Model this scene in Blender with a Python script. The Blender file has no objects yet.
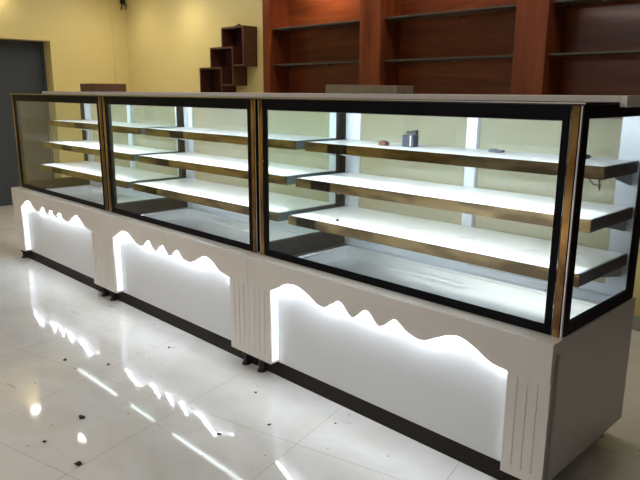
import bpy, bmesh, math, random
from mathutils import Vector, Matrix, Euler
random.seed(7)
C = bpy.context.scene.collection
sc = bpy.context.scene
PI = math.pi

# ------------------------------------------------------------------ materials
def new_mat(name):
    m = bpy.data.materials.new(name); m.use_nodes = True
    nt = m.node_tree; nt.nodes.clear()
    out = nt.nodes.new('ShaderNodeOutputMaterial')
    return m, nt, out
def rgb(c): return (c[0], c[1], c[2], 1)
def pbr(name, col, rough=0.5, metal=0.0, spec=0.5, noise=None, bump=0.0, coat=0.0, stretch=(1, 1, 1)):
    """noise = (scale, second colour, amount)"""
    m, nt, out = new_mat(name)
    b = nt.nodes.new('ShaderNodeBsdfPrincipled')
    nt.links.new(b.outputs[0], out.inputs[0])
    b.inputs['Base Color'].default_value = rgb(col)
    b.inputs['Roughness'].default_value = rough
    b.inputs['Metallic'].default_value = metal
    b.inputs['Specular IOR Level'].default_value = spec
    b.inputs['Coat Weight'].default_value = coat
    b.inputs['Coat Roughness'].default_value = 0.06
    if noise:
        tc = nt.nodes.new('ShaderNodeTexCoord'); mp = nt.nodes.new('ShaderNodeMapping')
        mp.inputs['Scale'].default_value = stretch
        n = nt.nodes.new('ShaderNodeTexNoise'); n.inputs['Scale'].default_value = noise[0]
        n.inputs['Detail'].default_value = 6
        r = nt.nodes.new('ShaderNodeValToRGB')
        r.color_ramp.elements[0].position = 0.5 - noise[2]; r.color_ramp.elements[1].position = 0.5 + noise[2]
        r.color_ramp.elements[0].color = rgb(col); r.color_ramp.elements[1].color = rgb(noise[1])
        nt.links.new(tc.outputs['Object'], mp.inputs[0]); nt.links.new(mp.outputs[0], n.inputs['Vector'])
        nt.links.new(n.outputs['Fac'], r.inputs[0]); nt.links.new(r.outputs[0], b.inputs['Base Color'])
        if bump:
            bp = nt.nodes.new('ShaderNodeBump'); bp.inputs['Strength'].default_value = bump
            bp.inputs['Distance'].default_value = 0.01
            nt.links.new(n.outputs['Fac'], bp.inputs['Height']); nt.links.new(bp.outputs[0], b.inputs['Normal'])
    return m
def emit(name, col, s):
    m, nt, out = new_mat(name)
    e = nt.nodes.new('ShaderNodeEmission'); e.inputs[0].default_value = rgb(col); e.inputs[1].default_value = s
    nt.links.new(e.outputs[0], out.inputs[0]); return m
def pane_mat(name, tint, gloss=(1, 1, 1), ior=1.5, rough=0.0, haze=0.0):
    m, nt, out = new_mat(name)
    t = nt.nodes.new('ShaderNodeBsdfTransparent'); t.inputs[0].default_value = rgb(tint)
    g = nt.nodes.new('ShaderNodeBsdfGlossy'); g.inputs[0].default_value = rgb(gloss); g.inputs['Roughness'].default_value = rough
    # Schlick reflectance, the same from both sides of the thin pane
    ge = nt.nodes.new('ShaderNodeNewGeometry'); dt = nt.nodes.new('ShaderNodeVectorMath'); dt.operation = 'DOT_PRODUCT'
    nt.links.new(ge.outputs['Incoming'], dt.inputs[0]); nt.links.new(ge.outputs['Normal'], dt.inputs[1])
    f0 = ((ior-1)/(ior+1))**2; prev = dt.outputs['Value']
    for op, val, flip in (('ABSOLUTE', None, False), ('SUBTRACT', 1.0, True), ('POWER', 5.0, False), ('MULTIPLY', 1-f0, False), ('ADD', f0, False)):
        n = nt.nodes.new('ShaderNodeMath'); n.operation = op
        nt.links.new(prev, n.inputs[1 if flip else 0])
        if val is not None: n.inputs[0 if flip else 1].default_value = val
        prev = n.outputs[0]
    x = nt.nodes.new('ShaderNodeMixShader')
    nt.links.new(prev, x.inputs[0]); nt.links.new(t.outputs[0], x.inputs[1]); nt.links.new(g.outputs[0], x.inputs[2])
    if haze:                                        # milky share painted in for pale reflections on the pane
        df = nt.nodes.new('ShaderNodeBsdfDiffuse'); df.inputs[0].default_value = (0.80, 0.83, 0.80, 1)
        tl = nt.nodes.new('ShaderNodeBsdfTranslucent'); tl.inputs[0].default_value = (0.80, 0.83, 0.80, 1)
        ad = nt.nodes.new('ShaderNodeMixShader'); ad.inputs[0].default_value = 0.3
        nt.links.new(df.outputs[0], ad.inputs[1]); nt.links.new(tl.outputs[0], ad.inputs[2])
        y = nt.nodes.new('ShaderNodeMixShader'); y.inputs[0].default_value = haze
        nt.links.new(x.outputs[0], y.inputs[1]); nt.links.new(ad.outputs[0], y.inputs[2]); x = y
    nt.links.new(x.outputs[0], out.inputs[0]); return m

def wood(name, axis):
    m, nt, out = new_mat(name)
    b = nt.nodes.new('ShaderNodeBsdfPrincipled'); nt.links.new(b.outputs[0], out.inputs[0])
    b.inputs['Roughness'].default_value = 0.3; b.inputs['Coat Weight'].default_value = 0.15; b.inputs['Specular IOR Level'].default_value = 0.3
    b.inputs['Coat Roughness'].default_value = 0.08
    tc = nt.nodes.new('ShaderNodeTexCoord'); mp = nt.nodes.new('ShaderNodeMapping')
    s = [9, 9, 9]; s[axis] = 0.9; mp.inputs['Scale'].default_value = s
    n = nt.nodes.new('ShaderNodeTexNoise'); n.inputs['Scale'].default_value = 1.6; n.inputs['Detail'].default_value = 8
    n.inputs['Distortion'].default_value = 0.6
    r = nt.nodes.new('ShaderNodeValToRGB')
    r.color_ramp.elements[0].position = 0.32; r.color_ramp.elements[0].color = (0.105, 0.021, 0.006, 1)
    r.color_ramp.elements[1].position = 0.72; r.color_ramp.elements[1].color = (0.235, 0.054, 0.0155, 1)
    nt.links.new(tc.outputs['Object'], mp.inputs[0]); nt.links.new(mp.outputs[0], n.inputs['Vector'])
    nt.links.new(n.outputs['Fac'], r.inputs[0]); nt.links.new(r.outputs[0], b.inputs['Base Color'])
    bp = nt.nodes.new('ShaderNodeBump'); bp.inputs['Strength'].default_value = 0.08; bp.inputs['Distance'].default_value = 0.004
    nt.links.new(n.outputs['Fac'], bp.inputs['Height']); nt.links.new(bp.outputs[0], b.inputs['Normal'])
    return m

def floor_mat():
    m, nt, out = new_mat('polished_tile')
    L = nt.links.new; N = nt.nodes.new
    b = N('ShaderNodeBsdfPrincipled'); L(b.outputs[0], out.inputs[0])
    tc = N('ShaderNodeTexCoord')
    sep = N('ShaderNodeSeparateXYZ')
    mp = N('ShaderNodeMapping'); mp.inputs['Rotation'].default_value = (0, 0, -math.radians(13.8))
    L(tc.outputs['Object'], mp.inputs[0]); L(mp.outputs[0], sep.inputs[0])
    def M(op, a, bb=None, v=None):
        n = N('ShaderNodeMath'); n.operation = op; L(a, n.inputs[0])
        if bb is not None: L(bb, n.inputs[1])
        if v is not None: n.inputs[1].default_value = v
        return n.outputs[0]
    def line(sock, off, size):
        a = M('ADD', sock, v=off + 60 * size); q = M('DIVIDE', a, v=size); fr = M('FRACT', q)
        d = M('SUBTRACT', fr, v=0.5); d = M('ABSOLUTE', d); return M('GREATER_THAN', d, v=0.5 - 0.0016 / size)
    g1 = line(sep.outputs[0], 0.885, 0.575); g2 = line(sep.outputs[1], 0.09, 0.595)
    g = M('MAXIMUM', g1, g2)
    # faint veins and clouds
    n1 = N('ShaderNodeTexNoise'); n1.inputs['Scale'].default_value = 2.2; n1.inputs['Detail'].default_value = 8; n1.inputs['Distortion'].default_value = 1.4
    L(mp.outputs[0], n1.inputs['Vector'])
    r1 = N('ShaderNodeValToRGB'); e = r1.color_ramp.elements
    e[0].position = 0.30; e[0].color = (0.67, 0.64, 0.595, 1); e[1].position = 0.62; e[1].color = (0.77, 0.75, 0.72, 1)
    L(n1.outputs['Fac'], r1.inputs[0])
    # short streaky veins
    mp2 = N('ShaderNodeMapping'); mp2.inputs['Rotation'].default_value = (0, 0, 0.5); mp2.inputs['Scale'].default_value = (2.2, 11, 1)
    L(tc.outputs['Object'], mp2.inputs[0])
    n2 = N('ShaderNodeTexNoise'); n2.inputs['Scale'].default_value = 1.7; n2.inputs['Detail'].default_value = 4; n2.inputs['Distortion'].default_value = 1.0
    L(mp2.outputs[0], n2.inputs['Vector'])
    r2 = N('ShaderNodeValToRGB'); e = r2.color_ramp.elements
    e[0].position = 0.68; e[0].color = (0, 0, 0, 1); e[1].position = 0.78; e[1].color = (1, 1, 1, 1)
    L(n2.outputs['Fac'], r2.inputs[0])
    mx1 = N('ShaderNodeMixRGB'); mx1.inputs[2].default_value = (0.40, 0.35, 0.29, 1)
    L(M('MULTIPLY', r2.outputs[0], v=0.8), mx1.inputs[0]); L(r1.outputs[0], mx1.inputs[1])
    # small dirt specks
    n3 = N('ShaderNodeTexVoronoi'); n3.inputs['Scale'].default_value = 11.0
    L(mp.outputs[0], n3.inputs['Vector'])
    nn = N('ShaderNodeTexNoise'); nn.inputs['Scale'].default_value = 1.1; L(tc.outputs['Object'], nn.inputs['Vector'])
    thr = M('MULTIPLY', nn.outputs['Fac'], v=0.13)
    thr = M('SUBTRACT', thr, v=0.008)
    nd = N('ShaderNodeTexNoise'); nd.inputs['Scale'].default_value = 70; L(tc.outputs['Object'], nd.inputs['Vector'])
    dd = M('MULTIPLY', nd.outputs['Fac'], v=0.06); dd = M('SUBTRACT', dd, v=0.03)
    ds = M('ADD', n3.outputs['Distance'], dd)
    sp = M('LESS_THAN', ds, thr)
    mx2 = N('ShaderNodeMixRGB'); mx2.inputs[2].default_value = (0.25, 0.21, 0.17, 1)
    L(M('MULTIPLY', sp, v=0.8), mx2.inputs[0]); L(mx1.outputs[0], mx2.inputs[1])
    mx3 = N('ShaderNodeMixRGB'); mx3.inputs[2].default_value = (0.30, 0.26, 0.22, 1)
    L(M('MULTIPLY', g, v=0.5), mx3.inputs[0]); L(mx2.outputs[0], mx3.inputs[1])
    L(mx3.outputs[0], b.inputs['Base Color'])
    b.inputs['Roughness'].default_value = 0.05; b.inputs['IOR'].default_value = 1.55
    return m

M_ = dict(
    base   = pbr('white_solid_surface', (0.68, 0.635, 0.585), 0.34, noise=(3.0, (0.71, 0.67, 0.625), 0.25)),
    panel  = pbr('white_acrylic', (0.65, 0.65, 0.655), 0.38),
    slab   = pbr('white_top_panel', (0.93, 0.865, 0.815), 0.35),
    black  = pbr('black_glass_print', (0.006, 0.006, 0.008), 0.35, spec=0.06),
    blackm = pbr('black_powder_coat', (0.010, 0.010, 0.011), 0.4),
    gold   = pbr('gold_mirror_steel', (0.55, 0.33, 0.12), 0.07, 1.0, noise=(6, (0.16, 0.09, 0.04), 0.09), stretch=(1, 1, 0.6)),  # dark noise patches stand in for the room mirrored in the gold
    bronze = pbr('bronze_mirror_steel', (0.52, 0.40, 0.25), 0.04, 1.0, noise=(6, (0.20, 0.14, 0.085), 0.09), bump=0.02, stretch=(0.7, 1, 2)),  # darker patches painted as reflections of the dim room
    silver = pbr('silver_edge', (0.6, 0.6, 0.6), 0.25, 1.0),
    steel  = pbr('brushed_steel', (0.78, 0.80, 0.83), 0.36, 1.0, noise=(40, (0.81, 0.83, 0.86), 0.4), stretch=(0.05, 1, 1)),
    slate  = pbr('grey_shelf_edge', (0.055, 0.066, 0.085), 0.4),
    shelf  = pbr('white_shelf_top', (0.82, 0.83, 0.83), 0.22),
    alu    = pbr('white_aluminium', (0.62, 0.66, 0.72), 0.3, 0.15),
    gap_board = pbr('gap_shade_black', (0.014, 0.010, 0.008), 0.6, spec=0.2),  # near-black, painted for the shade under the base
    rubber = pbr('dark_rubber', (0.015, 0.014, 0.013), 0.6),
    pane   = pane_mat('clear_glass', (0.95, 0.975, 0.96), ior=1.38),
    dpane  = pane_mat('rear_door_glass', (0.88, 0.92, 0.90), ior=1.8, haze=0.16),
    gshelf = pbr('greenish_glass_shelf', (0.055, 0.055, 0.042), 0.30, spec=0.4),
    led    = emit('led_white', (0.80, 0.90, 1.0), 54.0),
    ledside = emit('led_side_white', (0.84, 0.92, 1.0), 1.7),
    ledin  = emit('led_tube_white', (0.86, 0.94, 1.0), 20.0),
    ledlow = emit('led_low_white', (0.86, 0.94, 1.0), 46.0),
    ledtop = emit('led_top_white', (0.86, 0.94, 1.0), 380.0),
    lamp   = emit('downlight_glow', (1.0, 0.95, 0.86), 45.0),
    wallY  = pbr('yellow_paint', (0.70, 0.575, 0.24), 0.42, noise=(1.5, (0.73, 0.605, 0.265), 0.3)),
    ceil   = pbr('ceiling_paint', (0.70, 0.68, 0.64), 0.8),
    door   = pbr('dark_grey_door', (0.038, 0.048, 0.064), 0.6, noise=(4, (0.046, 0.056, 0.073), 0.3)),
    skirt  = pbr('grey_skirting', (0.40, 0.40, 0.35), 0.3),
    woodH  = wood('mahogany_horizontal', 0),
    woodV  = wood('mahogany_vertical', 2),
    dkwood = pbr('dark_wood', (0.060, 0.017, 0.010), 0.45, noise=(5, (0.095, 0.029, 0.016), 0.25), stretch=(1, 1, 6)),
    carton = pbr('brown_cardboard', (0.20, 0.105, 0.06), 0.8, noise=(14, (0.16, 0.08, 0.045), 0.3)),
    greyc  = pbr('grey_cardboard', (0.33, 0.27, 0.19), 0.75, noise=(18, (0.25, 0.19, 0.13), 0.3)),
    navy   = pbr('navy_plastic', (0.018, 0.024, 0.05), 0.4),
    blackp = pbr('black_plastic', (0.012, 0.012, 0.013), 0.45),
    whitep = pbr('white_plastic', (0.8, 0.8, 0.8), 0.5),
    dirt   = pbr('dark_dirt', (0.03, 0.024, 0.02), 0.8),
    mark   = pbr('film_print', (0.50, 0.36, 0.34), 0.5),
    floor  = floor_mat(),
)

# ------------------------------------------------------------------ mesh helpers
class MB:
    def __init__(s): s.bm = bmesh.new()
    def box(s, x0, x1, y0, y1, z0, z1):
        v = [s.bm.verts.new(p) for p in ((x0,y0,z0),(x1,y0,z0),(x1,y1,z0),(x0,y1,z0),(x0,y0,z1),(x1,y0,z1),(x1,y1,z1),(x0,y1,z1))]
        for f in ((3,2,1,0),(4,5,6,7),(0,1,5,4),(1,2,6,5),(2,3,7,6),(3,0,4,7)): s.bm.faces.new([v[i] for i in f])
        return s
    def prism(s, pts, axis, a, b):
        """closed outline of 2D points extruded along axis from a to b"""
        def P(p, t):
            return {0: (t, p[0], p[1]), 1: (p[0], t, p[1]), 2: (p[0], p[1], t)}[axis]
        lo = [s.bm.verts.new(P(p, a)) for p in pts]; hi = [s.bm.verts.new(P(p, b)) for p in pts]
        n = len(pts)
        s.bm.faces.new(lo); s.bm.faces.new(hi[::-1])
        for i in range(n): s.bm.faces.new((lo[i], lo[(i+1) % n], hi[(i+1) % n], hi[i]))
        return s
    def cyl(s, x, y, z0, z1, r, r2=None, n=20):
        r2 = r if r2 is None else r2
        a = [s.bm.verts.new((x + r*math.cos(2*PI*i/n), y + r*math.sin(2*PI*i/n), z0)) for i in range(n)]
        b = [s.bm.verts.new((x + r2*math.cos(2*PI*i/n), y + r2*math.sin(2*PI*i/n), z1)) for i in range(n)]
        s.bm.faces.new(a[::-1]); s.bm.faces.new(b)
        for i in range(n): s.bm.faces.new((a[i], a[(i+1) % n], b[(i+1) % n], b[i]))
        return s
    def tube(s, pts, r, n=8):
        rings = []
        for i, p in enumerate(pts):
            p = Vector(p); d = (Vector(pts[min(i+1, len(pts)-1)]) - Vector(pts[max(i-1, 0)])).normalized()
            u = d.cross(Vector((0.31, 0.17, 0.93))).normalized(); w = d.cross(u)
            rings.append([s.bm.verts.new(p + u*r*math.cos(2*PI*k/n) + w*r*math.sin(2*PI*k/n)) for k in range(n)])
        for a, b in zip(rings, rings[1:]):
            for k in range(n): s.bm.faces.new((a[k], a[(k+1) % n], b[(k+1) % n], b[k]))
        s.bm.faces.new(rings[0][::-1]); s.bm.faces.new(rings[-1]); return s
    def ring(s, axis, a0, a1, u0, u1, w0, w1, U0, U1, W0, W1):
        """rectangular frame with opening u0..u1 x w0..w1 inside U0..U1 x W0..W1, thickness a0..a1 along axis"""
        def bx(ua, ub, wa, wb):
            if axis == 0: s.box(a0, a1, ua, ub, wa, wb)
            if axis == 1: s.box(ua, ub, a0, a1, wa, wb)
            if axis == 2: s.box(ua, ub, wa, wb, a0, a1)
        bx(U0, u0, W0, W1); bx(u1, U1, W0, W1); bx(u0, u1, W0, w0); bx(u0, u1, w1, W1); return s
    def build(s, name, mat, parent=None, bevel=0.0, smooth=False):
        bmesh.ops.recalc_face_normals(s.bm, faces=s.bm.faces[:])
        me = bpy.data.meshes.new(name); s.bm.to_mesh(me); s.bm.free()
        me.materials.append(mat)
        if smooth:
            for f in me.polygons: f.use_smooth = True
        o = bpy.data.objects.new(name, me); C.objects.link(o)
        if parent: o.parent = parent
        if bevel:
            md = o.modifiers.new('bevel', 'BEVEL'); md.width = bevel; md.segments = 2
            md.limit_method = 'ANGLE'; md.angle_limit = math.radians(40)
        return o
def thing(name, label, cat, loc=(0, 0, 0), group=None, rz=0):
    o = bpy.data.objects.new(name, None); C.objects.link(o); o.location = loc; o.rotation_euler = (0, 0, rz)
    o.empty_display_size = 0.1
    return tag(o, label, cat, group)
def tag(o, label, cat, group=None):
    o['label'] = label; o['category'] = cat
    if group: o['group'] = group
    return o
def struct(o): o['kind'] = 'structure'; return o
def copy_tree(o, parent=None):
    c = o.copy(); C.objects.link(c)
    if parent: c.parent = parent
    for ch in list(o.children): copy_tree(ch, c)
    return c

# ------------------------------------------------------------------ the room
XL, XR, YB, YF, ZC = -6.82, 6.0, 2.34, -9.0, 2.5
struct(MB().box(XL-0.6, XR+0.1, YF-0.1, YB+0.1, -0.1, 0).build('floor', M_['floor']))
struct(MB().box(XL-0.6, XR+0.1, YF-0.1, YB+0.1, ZC, ZC+0.1).build('ceiling', M_['ceil']))
# left wall with a doorway y 0.25..1.49, height 1.90
DY0, DY1, DZ = 0.15, 1.375, 1.87
w = MB().box(XL-0.5, XL, DY1, YB+0.1, 0, ZC).box(XL-0.5, XL, YF, DY0, 0, ZC).box(XL-0.5, XL, DY0, DY1, DZ, ZC)
struct(w.build('wall_left', M_['wallY']))
struct(MB().box(XL-0.5, XR, YB, YB+0.1, 0, ZC).build('wall_back', M_['wallY']))
struct(MB().box(XR, XR+0.1, YF, YB, 0, ZC).build('wall_right', M_['dkwood']))
struct(MB().box(XL, XR, YF-0.1, YF, 0, ZC).build('wall_front', M_['ceil']))
# low masonry under the wooden shelving
struct(MB().box(-3.69, 0.18, 1.93, YB, 0, 1.18).build('wall_plinth', M_['wallY']))
struct(MB().box(0.1805, XR, 1.93, YB, 0, ZC).build('wall_dark_unseen', M_['dkwood']))  # unseen dark wall, added so the end glass mirrors something dim
struct(MB().box(-3.69, 0.18, 1.915, 1.93, 0, 0.085).build('baseboard_back', M_['skirt'], bevel=0.003))
struct(MB().box(XL, -3.70, YB-0.014, YB, 0, 0.085).build('baseboard_left', M_['skirt'], bevel=0.003))
# dark grey door leaf in the doorway, with frame and handle
d1 = MB().box(XL-0.26, XL-0.22, DY0+0.03, DY1-0.03, 0.005, DZ-0.03).build('door_1', M_['door']); struct(d1)
MB().box(XL-0.27, XL-0.19, DY0, DY0+0.03, 0, DZ).box(XL-0.27, XL-0.19, DY1-0.03, DY1, 0, DZ).box(XL-0.27, XL-0.19, DY0+0.03, DY1-0.03, DZ-0.03, DZ).build('door_frame', M_['door'], d1)
h = MB().box(XL-0.22, XL-0.214, DY0+0.08, DY0+0.12, 0.92, 1.10)
h.tube([(XL-0.214, DY0+0.10, 1.03), (XL-0.175, DY0+0.10, 1.03), (XL-0.17, DY0+0.13, 1.03), (XL-0.17, DY0+0.22, 1.03)], 0.008)
h.build('door_handle', M_['silver'], d1)
# thin conduit on the left wall next to the corner and wires hanging in it
cb = MB().tube([(XL+0.006, 2.16, 1.0), (XL+0.006, 2.155, 1.7), (XL+0.006, 2.145, 2.2), (XL+0.006, 2.14, ZC)], 0.004).build('wall_cable', M_['wallY'], smooth=True)
tag(cb, 'thin yellow painted cable running down the left wall beside the corner', 'cable')
t = thing('wire_outlet', 'dark bare wire ends poking out high in the yellow wall corner', 'wire', (XL, YB-0.035, 2.385))
MB().box(0, 0.012, -0.03, 0.03, -0.03, 0.03).build('outlet_box', M_['blackp'], t)
for k in range(4):
    a = k*1.7
    MB().tube([(0.011, 0, 0), (0.04+0.02*math.cos(a), 0.03*math.sin(a), -0.03), (0.05+0.035*math.cos(a), -0.01+0.05*math.sin(a), -0.10)], 0.005, 6).build('wire', M_['blackp'], t)

# ------------------------------------------------------------------ built-in mahogany shelving
NICHE = []
def shelving():
    t = thing('wall_shelving', 'glossy reddish mahogany wall shelving in bays with thin glass shelves behind the display cases', 'shelving', (-3.69, 1.93, 1.18))
    ox, oy, oz = 3.69, -1.93, -1.18
    def B(mb_args): return MB().box(mb_args[0]+ox, mb_args[1]+ox, mb_args[2]+oy, mb_args[3]+oy, mb_args[4]+oz, mb_args[5]+oz)
    Z0, Z1 = 1.181, 2.36
    edges = [(-3.69, -3.60), (-2.56, -2.355), (-1.285, -1.075), (-0.02, 0.18)]
    for a, b in edges:
        B((a, b, 1.93, 2.16, Z0, Z1)).build('divider', M_['woodV'], t, bevel=0.003)
    B((-3.69, 0.18, 2.16, 2.18, Z0, Z1)).build('back_panel', M_['woodH'], t)
    B((-3.69, 0.18, 1.925, 2.16, Z1, Z1+0.10)).build('top_board', M_['woodH'], t)
    B((-3.69, 0.18, 1.925, 2.16, Z0-0.0005, Z0+0.05)).build('bottom_board', M_['woodH'], t)
    for i in range(3):
        a, b = edges[i][1], edges[i+1][0]
        for z in (1.545, 1.842):
            s = B((a+0.006, b-0.006, 1.965, 2.158, z-0.006, z+0.006)).build('glass_shelf', M_['gshelf'], t, bevel=0.0015)
            for xx in (a+0.02, (a+b)/2, b-0.02):
                B((xx-0.006, xx+0.006, 2.11, 2.158, z-0.018, z-0.006)).build('shelf_clip', M_['silver'], s)
        lp = MB().cyl((a+b)/2+ox, 2.03+oy, Z1-0.02+oz, Z1+oz, 0.045).build('shelf_lamp', M_['silver'], t)
        MB().cyl((a+b)/2+ox, 2.03+oy, Z1-0.0235+oz, Z1-0.02+oz, 0.034).build('lamp_lens', M_['lamp'] if i in (0, 1) else M_['whitep'], lp)
        if i < 2: NICHE.append(((a+b)/2, 2.03, Z1-0.03, (30, 5)[i]))
    return t
shelving()

# ------------------------------------------------------------------ interlocked cube shelf on the back wall
t = thing('cube_wall_shelf', 'dark brown stepped cube shelf hung on the yellow back wall left of the shelving', 'shelf', (-4.5, YB, 1.18))
def cube(x0, x1, z0, z1, y0, cx=None, cz=None):
    # cx, cz: right edge and top edge of the lower cube that bites the lower left corner out of this one
    w = 0.018; ox, oy, oz = 4.5, -YB, -1.18
    def b(xa, xb, za, zb): m.box(xa+ox, xb+ox, y0+oy, -0.006, za+oz, zb+oz)
    m = MB(); b(x0, x1, z1-w, z1); b(x1-w, x1, z0, z1-w)
    b(x0, x0+w, z0 if cz is None else cz+0.0005, z1-w); b(x0+w if cx is None else cx+0.0005, x1-w, z0, z0+w)
    o = m.build('cube_box', M_['dkwood'], t)
    q = 0.004; xa, xb, za, zb = x0+q+ox, x1-q+ox, z0+q+oz, z1-q+oz
    pts = [(xa, za), (xb, za), (xb, zb), (xa, zb)] if cx is None else [(cx+q+ox, za), (xb, za), (xb, zb), (xa, zb), (xa, cz+q+oz), (cx+q+ox, cz+q+oz)]
    MB().prism(pts, 1, -0.0058, -0.001).build('back_board', M_['dkwood'], o)
cube(-4.612, -4.262, 1.560, 1.933, 2.165, -4.427, 1.750)
cube(-4.808, -4.427, 1.374, 1.750, 2.162, -4.614, 1.557)
cube(-5.0, -4.614, 1.187, 1.557, 2.159)
o = MB().box(-4.43, -4.36, 2.20, 2.24, 1.933, 1.946).box(-4.405, -4.385, 2.21, 2.23, 1.946, 1.958).build('dark_bracket', M_['dkwood'])
tag(o, 'small dark bracket lying on top of the brown cube shelf', 'bracket')

# ------------------------------------------------------------------ display case
WAVE = [(-0.591, 0.436), (-0.546, 0.456), (-0.495, 0.484), (-0.45, 0.496), (-0.40, 0.496), (-0.338, 0.474), (-0.289, 0.449), (-0.242, 0.442), (-0.206, 0.464),
        (-0.165, 0.487), (-0.138, 0.482), (-0.11, 0.456), (-0.081, 0.440), (-0.051, 0.462), (-0.018, 0.487), (0.011, 0.478),
        (0.038, 0.453), (0.061, 0.440), (0.097, 0.464), (0.126, 0.486), (0.154, 0.480), (0.193, 0.455), (0.26, 0.441),
        (0.321, 0.468), (0.379, 0.495), (0.427, 0.498), (0.48, 0.478), (0.539, 0.446), (0.603, 0.435)]
def catmull(P, k=5):
    out = []
    for i in range(len(P)-1):
        p0, p1, p2, p3 = P[max(i-1, 0)], P[i], P[i+1], P[min(i+2, len(P)-1)]
        for j in range(k):
            u = j/k
            out.append(tuple(0.5*((2*p1[c]) + (-p0[c]+p2[c])*u + (2*p0[c]-5*p1[c]+4*p2[c]-p3[c])*u*u + (-p0[c]+3*p1[c]-3*p2[c]+p3[c])*u**3) for c in (0, 1)))
    out.append(P[-1]); return out
HB, HF, D, HT = 0.568, 0.072, 0.673, 1.287

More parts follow.
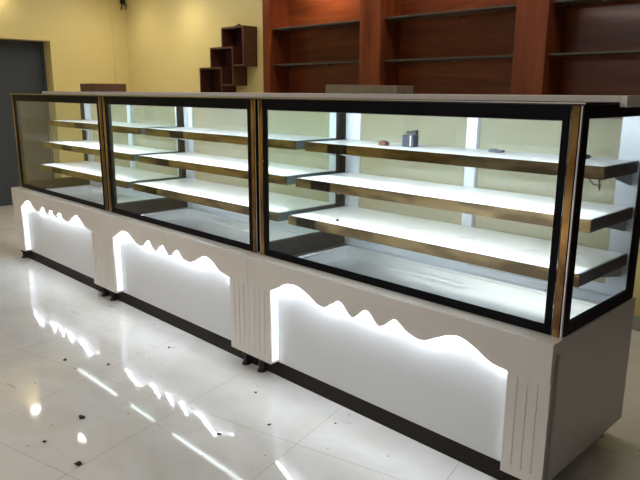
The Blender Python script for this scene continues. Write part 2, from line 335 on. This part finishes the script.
def make_case():
    t = thing('display_case', 'x', 'display case', (-0.75, 0, 0), 'glass bakery display cases in a row')
    # ---- base
    m = MB()
    m.box(-0.7495, -0.730, 0.018, D, HF, HB)           # left side
    m.box(0.730, 0.7495, 0.018, D, HF, HB)             # right side
    m.box(-0.730, 0.730, D-0.018, D, HF, 0.50)         # back
    m.box(-0.730, 0.730, 0.060, D-0.018, HF, HF+0.018) # bottom
    m.box(-0.730, 0.730, 0.018, 0.100, HB-0.020, HB)   # front ledge
    m.build('base_cabinet', M_['base'], t)
    wav = catmull(WAVE)
    pts = [(-0.7495, HB), (-0.7495, 0.436)] + wav + [(0.7495, 0.435), (0.7495, HB)]
    MB().prism(pts, 1, 0.0, 0.018).build('valance', M_['base'], t, bevel=0.0012)
    MB().box(-0.60, 0.61, 0.050, 0.060, HF+0.001, HB-0.020).build('front_panel', M_['panel'], t)
    for x0, x1 in ((-0.7495, -0.595), (0.602, 0.7495)):
        y0, y1, g, dp = 0.005, 0.050, 0.0022, 0.0024
        prof = [(x0, y1), (x0, y0)]
        for gx in (0.26, 0.50, 0.74):
            c = x0 + (x1-x0)*gx
            prof += [(c-g, y0), (c-g*0.6, y0+dp), (c+g*0.6, y0+dp), (c+g, y0)]
        prof += [(x1, y0), (x1, y1)]
        m = MB().prism(prof, 2, HF+0.036, 0.422).box(x0, x1, y0, y1, HF, HF+0.036).box(x0, x1, y0, 0.018, 0.422, 0.4355).box(x0, x1, 0.018, y1, 0.422, 0.53)
        m.build('pilaster', M_['base'], t)
    rib = [(x, z+0.005) for x, z in wav if -0.585 < x < 0.597]
    MB().prism(rib + [(x, z+0.006) for x, z in reversed(rib)], 1, 0.024, 0.034).build('led_strip', M_['led'], t)
    MB().box(-0.5945, -0.5905, 0.014, 0.0495, HF+0.012, 0.500).build('led_strip', M_['ledside'], t)
    MB().box(0.5965, 0.6015, 0.022, 0.040, HF+0.012, 0.500).build('led_strip', M_['ledside'], t)
    for x in (-0.69, 0.69):
        for y in (0.028, D-0.06):
            MB().cyl(x, y, 0, 0.012, 0.021, 0.018).cyl(x, y, 0.012, HF, 0.012).cyl(x, y, 0.05, HF, 0.019).build('foot', M_['rubber'] if y < 0.3 else M_['silver'], t)
    MB().box(-0.742, 0.742, 0.050, 0.059, 0.0, HF-0.001).build('gap_board', M_['gap_board'], t)  # dark board added where the gap below the base lies in shade
    # ---- sunken steel tray
    m = MB().ring(2, 0.522, 0.530, -0.670, 0.670, 0.125, 0.600, -0.729, 0.729, 0.101, D-0.019)
    m.build('deck', M_['steel'], t)
    z0 = 0.468
    m = MB().box(-0.668, 0.668, 0.127, 0.598, z0, z0+0.004)
    m.box(-0.669, -0.665, 0.127, 0.598, z0, 0.5215).box(0.665, 0.669, 0.127, 0.598, z0, 0.5215)
    m.box(-0.665, 0.665, 0.1255, 0.1295, z0, 0.5215).box(-0.665, 0.665, 0.5955, 0.5995, z0, 0.5215)
    tr = m.build('tray', M_['steel'], t)
    MB().tube([(-0.48, 0.588, 0.519), (-0.44, 0.589, 0.516), (-0.40, 0.589, 0.514), (-0.375, 0.589, 0.500), (-0.345, 0.588, 0.490), (-0.24, 0.588, 0.487), (-0.10, 0.588, 0.486), (0.05, 0.588, 0.486)], 0.0022).build('reflection_line', M_['whitep'], tr, smooth=True)  # pale line modelled for a curved reflection in the tray's rear wall
    MB().ring(2, 0.5302, 0.5345, -0.668, 0.668, 0.127, 0.598, -0.678, 0.678, 0.117, 0.608).build('tray_rim', M_['alu'], tr)  # tray lip in pale metal, which stands in for its highlight
    # ---- glass
    yg = 0.074
    fg = MB().box(-0.704, 0.704, yg, yg+0.005, HB, HT-0.004).build('front_glass', M_['pane'], t)
    MB().ring(1, yg-0.0032, yg-0.0002, -0.682, 0.680, HB+0.032, 1.239, -0.704, 0.704, HB, HT-0.004).build('glass_border', M_['black'], fg)
    for s in (-1, 1):
        xa, xb = sorted((s*0.7385, s*0.7335))
        g = MB().box(xa, xb, 0.0845, 0.662, HB, HT-0.006).build('side_glass', M_['pane'], t)
        xa, xb = sorted((s*0.7330, s*0.7300))
        MB().ring(0, xa, xb, 0.120, 0.610, HB+0.042, 1.244, 0.0845, 0.662, HB, HT-0.006).build('glass_border', M_['black'], g)
        # skirt liner under the side glass, and its outer print
        xa, xb = sorted((s*0.7295, s*0.7265))
        MB().box(xa, xb, 0.1015, 0.652, 0.5305, HB+0.036).build('side_liner', M_['black'], t)
        xa, xb = sorted((s*0.7390, s*0.7415))
        MB().ring(0, xa, xb, 0.118, 0.612, HB+0.042, 1.244, 0.0845, 0.662, HB, HT-0.006).build('glass_border', M_['black'], g)
        # corner post with gold mirror trim
        xa, xb = sorted((s*0.7045, s*0.7295))
        p = MB().box(xa, xb, yg, 0.082, HB, HT-0.0045).build('corner_post', M_['blackm'], t)
        xa, xb = sorted((s*0.7090, s*0.7320))
        MB().box(xa, xb, yg-0.006, yg-0.0003, HB, HT-0.004).build('gold_trim', M_['gold'], p, bevel=0.001)
        xa, xb = sorted((s*0.7350, s*0.7395))
        MB().box(xa, xb, yg-0.004, 0.0840, HB, HT-0.0045).build('edge_strip', M_['silver'], p)
    # ---- top
    MB().box(-0.7420, 0.7420, yg-0.005, D-0.004, HT-0.0035, HT).box(-0.725, 0.725, 0.0835, D-0.004, 1.264, HT-0.0035).build('top_frame', M_['blackm'], t)
    MB().box(-0.7495, 0.7495, yg-0.012, 0.3095, HT+0.0003, HT+0.0045).build('top_glass', M_['black'], t)
    MB().box(-0.7495, 0.7495, yg-0.0135, yg-0.0122, HT+0.0003, HT+0.0045).build('edge_line', M_['silver'], t)
    MB().box(-0.7495, 0.7495, 0.31, D+0.004, HT+0.0005, 1.311).build('top_panel', M_['slab'], t, bevel=0.002)
    lamp = MB().box(-0.69, 0.69, 0.097, 0.100, 1.236, 1.2635).build('top_lamp', M_['blackm'], t)
    MB().box(-0.685, 0.685, 0.1005, 0.109, 1.2585, 1.2632).build('lamp_tube', M_['ledtop'], lamp)
    # ---- shelves
    for z, yf in ((1.082, 0.335), (0.913, 0.275), (0.737, 0.225)):
        sh = MB().box(-0.703, 0.703, yf+0.008, 0.640, z-0.014, z).build('shelf', M_['shelf'], t)
        MB().box(-0.713, 0.713, yf, yf+0.0075, z-0.042, z+0.001).build('front_trim', M_['bronze'], sh)
        for s in (-1, 1):
            xa, xb = sorted((s*0.7035, s*0.7125))
            MB().box(xa, xb, yf+0.008, 0.640, z-0.042, z+0.001).build('end_trim', M_['slate'], sh)
        if z > 1: MB().box(-0.60, 0.62, yf+0.012, yf+0.026, z-0.036, z-0.0145).build('shelf_lamp', M_['ledin'], sh)
        else: MB().box(-0.62, 0.62, yf+0.0085, yf+0.018, z-0.0205, z-0.0145).build('shelf_lamp', M_['ledlow'], sh)
        for k in range(4):
            x = -0.42 + 0.28*k + random.uniform(-.03, .03)
            y = (yf+0.64)/2 - 0.02
            MB().prism([(x, y), (x+0.036, y+0.024), (x+0.07, y+0.034), (x+0.066, y+0.040), (x+0.032, y+0.029), (x-0.002, y+0.004)], 2, z+0.0002, z+0.0008).build('film_mark', M_['mark'], sh)
    # ---- rear posts and two sliding doors
    for s in (-1, 1):
        xa, xb = sorted((s*0.690, s*0.7295))
        p = MB().box(xa, xb, 0.6405, D-0.004, 0.5305, 1.2635).build('rear_post', M_['alu'], t)
        xa, xb = sorted((s*0.6945, s*0.7205))
        for z, yf in ((1.04, 0.48), (0.871, 0.45), (0.695, 0.43)):
            xc = s*0.695
            MB().prism([(0.640, z-0.001), (0.640, z-0.05), (yf, z-0.010), (yf, z-0.001)], 0, xc-0.002, xc+0.002).build('shelf_bracket', M_['alu'], p)
    for z0, z1 in ((1.2585, 1.2635), (0.5305, 0.560)): MB().box(-0.6895, 0.6895, 0.641, D-0.004, z0, z1).build('door_track', M_['alu'], t)
    for x0, x1, y0 in ((-0.688, 0.040, 0.643), (-0.012, 0.688, 0.657)):
        f = MB().ring(1, y0, y0+0.011, x0+0.052, x1-0.052, 0.600, 1.234, x0, x1, 0.5605, 1.2580)
        f = f.build('sliding_door', M_['alu'], t)
        MB().box(x0+0.0515, x1-0.0515, y0+0.004, y0+0.008, 0.5995, 1.2345).build('door_pane', M_['dpane'], f)
    return t
case = make_case()
case['label'] = 'glass display case nearest the camera, at the right end of the row'
mid = copy_tree(case); mid.location.x = -2.25
mid['label'] = 'middle glass display case on white glowing base between the other two'
far = copy_tree(case); far.location.x = -3.75
far['label'] = 'farthest glass display case at the left end beside the dark doorway'

MB().box(0.7497, 0.772, 0.31, D+0.004, 1.276, 1.311).build('end_cap', M_['slab'], case, bevel=0.002)

# ------------------------------------------------------------------ loose things
o = MB().box(-0.12, 0.12, 0, 0.25, 0, 0.056).box(-0.121, 0.121, -0.001, 0.251, 0.040, 0.058).build('cardboard_box', M_['carton'], bevel=0.002)
o.location = (-3.88, 0.40, 1.311); tag(o, 'flat brown box lying on top of the farthest display case', 'box')
m = MB().prism([(-0.22, 0), (0.22, 0), (0.22, 0.036), (-0.21, 0.042), (-0.22, 0.040)], 1, 0, 0.12)
o = m.build('cardboard_strip', M_['greyc'], bevel=0.002); o.location = (-1.23, 0.46, 1.311)
tag(o, 'long grey brown cardboard packing strip on top of the nearest case', 'packaging')
t = thing('power_adapter', 'small navy adapter with black plug on the top glass shelf of nearest case', 'adapter', (-0.955, 0.48, 1.083))
MB().box(-0.033, 0.030, 0, 0.04, 0, 0.052).build('adapter_body', M_['navy'], t, bevel=0.004)
MB().box(0.012, 0.017, -0.0015, -0.0003, 0.004, 0.050).build('white_stripe', M_['whitep'], t)
MB().box(0.020, 0.034, 0.01, 0.03, 0.0525, 0.074).box(-0.02, 0.022, 0.012, 0.026, 0.056, 0.068).build('plug', M_['blackp'], t, bevel=0.002)
def blob(name, loc, r, sq, mat, label, cat):
    bm = bmesh.new(); bmesh.ops.create_icosphere(bm, subdivisions=3, radius=r)
    for v in bm.verts:
        n = v.co.normalized(); k = 1 + 0.22*math.sin(5*n.x+2*n.y+1) + 0.15*math.cos(7*n.y-3*n.z)
        v.co = Vector((v.co.x*k*1.4, v.co.y*k, max(v.co.z*k*sq, -r*0.4*sq)))
    me = bpy.data.meshes.new(name); bm.to_mesh(me); bm.free(); me.materials.append(mat)
    for f in me.polygons: f.use_smooth = True
    o = bpy.data.objects.new(name, me); C.objects.link(o); o.location = (loc[0], loc[1], loc[2]+r*0.4*sq + 0.0005)
    return tag(o, label, cat)
blob('cable_bundle', (-0.215, 0.55, 1.083), 0.028, 0.62, M_['blackp'], 'black crumpled cable bundle on top shelf at right end of nearest case', 'cable')
o = MB().box(-0.02, 0.02, 0, 0.03, 0, 0.016).box(-0.012, 0.012, 0.005, 0.025, 0.016, 0.022).build('wooden_block', M_['dkwood'], bevel=0.002); o.location = (-1.08, 0.45, 1.083)
tag(o, 'tiny brown block on top shelf left of the navy adapter', 'block')
o = MB().box(-0.03, 0.03, 0, 0.03, 0, 0.010).box(-0.02, 0.005, 0.004, 0.02, 0.010, 0.014).build('grey_clip', M_['slate'], bevel=0.002); o.location = (-0.56, 0.54, 1.083)
tag(o, 'small flat grey clip on top shelf beside the rear door stile', 'clip')
t = thing('wire_hook', 'thin bent wire hooks hanging under top shelf at its right end', 'hook', (-0.10, 0.349, 1.0395))
def hook(pts, r):
    MB().tube([(x+0.10, y-0.349, z-1.0395) for x, y, z in pts], r, 6).build('wire_piece', M_['rubber'], t, smooth=True)
hook([(-0.155, 0.349, 1.039), (-0.152, 0.347, 1.028), (-0.14, 0.347, 1.024), (-0.132, 0.348, 1.034)], 0.0025)
hook([(-0.09, 0.349, 1.039), (-0.07, 0.346, 1.022), (-0.052, 0.345, 1.020), (-0.049, 0.349, 1.004)], 0.0025)
hook([(-0.053, 0.349, 1.039), (-0.050, 0.347, 1.012)], 0.004)
blob('screw_cap', (-1.205, 0.30, 0.738), 0.007, 0.8, M_['blackp'], 'tiny black screw cap lying on the bottom shelf of nearest case', 'cap')

# dirt lumps on the floor that stand out from the polished tiles
for px, (x, y, r) in enumerate([(-1.60, -0.80, 0.011), (-1.28, -0.96, 0.011), (-1.52, -0.985, 0.006), (-2.22, -0.60, 0.008),
                  (-1.10, -0.47, 0.006), (-1.02, -0.28, 0.005), (-2.0, -0.14, 0.006), (-1.28, -0.14, 0.005), (-0.84, -0.08, 0.004), (-2.02, -0.47, 0.006)]):
    bm = bmesh.new(); bmesh.ops.create_icosphere(bm, subdivisions=2, radius=r)
    for v in bm.verts:
        n = v.co.normalized(); v.co *= 1 + 0.25*math.sin(4*n.x+px) ; v.co.z *= 0.5; v.co.x *= 1.5
    zmin = min(v.co.z for v in bm.verts)
    for v in bm.verts: v.co.z -= zmin
    me = bpy.data.meshes.new('dirt_lump'); bm.to_mesh(me); bm.free(); me.materials.append(M_['dirt'])
    o = bpy.data.objects.new('dirt_lump', me); C.objects.link(o); o.location = (x, y, 0.0002); o.rotation_euler.z = px*0.9
    tag(o, 'small dark lump of dirt lying on the glossy tile floor', 'dirt', 'dirt lumps on the tile floor')

# ------------------------------------------------------------------ ceiling lamps of the shop, and added fills
def spot(name, loc, energy, col, size=0.12, angle=150, blend=0.6):
    l = bpy.data.lights.new(name, 'SPOT'); l.energy = energy; l.color = col; l.shadow_soft_size = size
    l.spot_size = math.radians(angle); l.spot_blend = blend
    o = bpy.data.objects.new(name, l); C.objects.link(o); o.location = loc; return o
WARM = (1.0, 0.90, 0.74)
def downlight(x, y, where):
    t = thing('ceiling_downlight', 'round recessed ceiling downlight ' + where, 'ceiling light', (x, y, ZC), 'recessed ceiling downlights')
    MB().cyl(0, 0, -0.012, -0.0005, 0.070, 0.075).build('lamp_rim', M_['whitep'], t)
    MB().cyl(0, 0, -0.016, -0.0125, 0.052).build('lamp_lens', M_['lamp'], t)
for x, y, e, wh in [(-5.35, 1.95, 13, 'close to the back wall left of the cube shelf'), (-6.30, 1.90, 7, 'in the yellow corner beside the doorway wall'),
                 (-6.71, 0.77, 6, 'right above the dark doorway'), (-5.70, 0.91, 14, 'in front of the dark doorway')]:
    downlight(x, y, wh); spot('downlight_beam', (x, y, ZC-0.03), e, WARM, 0.05, 140, 0.8)
for x, y, z, e in NICHE: spot('shelf_beam', (x, y, z), e, (1.0, 0.80, 0.52), 0.03, 150, 0.8)
def area(name, loc, sx, sy, e, col, rot=(0, 0, 0)):
    l = bpy.data.lights.new(name, 'AREA'); l.shape = 'RECTANGLE'; l.size = sx; l.size_y = sy; l.energy = e; l.color = col
    o = bpy.data.objects.new(name, l); C.objects.link(o); o.location = loc; o.rotation_euler = rot; return o
area('ceiling_fill_light', (-2.3, -4.0, ZC-0.02), 2.4, 1.2, 112, (1.0, 0.97, 0.93))  # unseen fill, added to light the floor and case fronts
area('ceiling_fill_light', (-3.2, 1.60, ZC-0.02), 6.4, 0.3, 28, (1.0, 0.94, 0.82))  # unseen fill, added to brighten the back wall evenly

w = bpy.data.worlds.new('world'); sc.world = w; w.use_nodes = True
w.node_tree.nodes['Background'].inputs[0].default_value = (0.05, 0.05, 0.05, 1)

# ------------------------------------------------------------------ camera
f, cx, cy, cz, yaw, pit, rol = 639.686, 0.7973, -1.7964, 1.3155, 0.7903, 0.2268, 0.0062
fw = Vector((-math.sin(yaw)*math.cos(pit), math.cos(yaw)*math.cos(pit), -math.sin(pit)))
r = Vector((math.cos(yaw), math.sin(yaw), 0)); u = r.cross(fw)
r2 = r*math.cos(rol) + u*math.sin(rol); u2 = -r*math.sin(rol) + u*math.cos(rol)
cam = bpy.data.cameras.new('camera'); co = bpy.data.objects.new('camera', cam); C.objects.link(co)
mt = Matrix((r2, u2, -fw)).transposed().to_4x4(); mt.translation = (cx, cy, cz); co.matrix_world = mt
cam.sensor_fit = 'HORIZONTAL'; cam.sensor_width = 36.0; cam.lens = f/640*36.0; cam.clip_start = 0.02
sc.camera = co
vs = sc.view_settings; vs.view_transform = 'Standard'; vs.look = 'None'; vs.gamma = 1.0; vs.exposure = 0.0; vs.use_curve_mapping = False
sc.cycles.use_denoising = True
sc.cycles.max_bounces = 12; sc.cycles.transparent_max_bounces = 24; sc.cycles.glossy_bounces = 6
sc.cycles.caustics_reflective = True
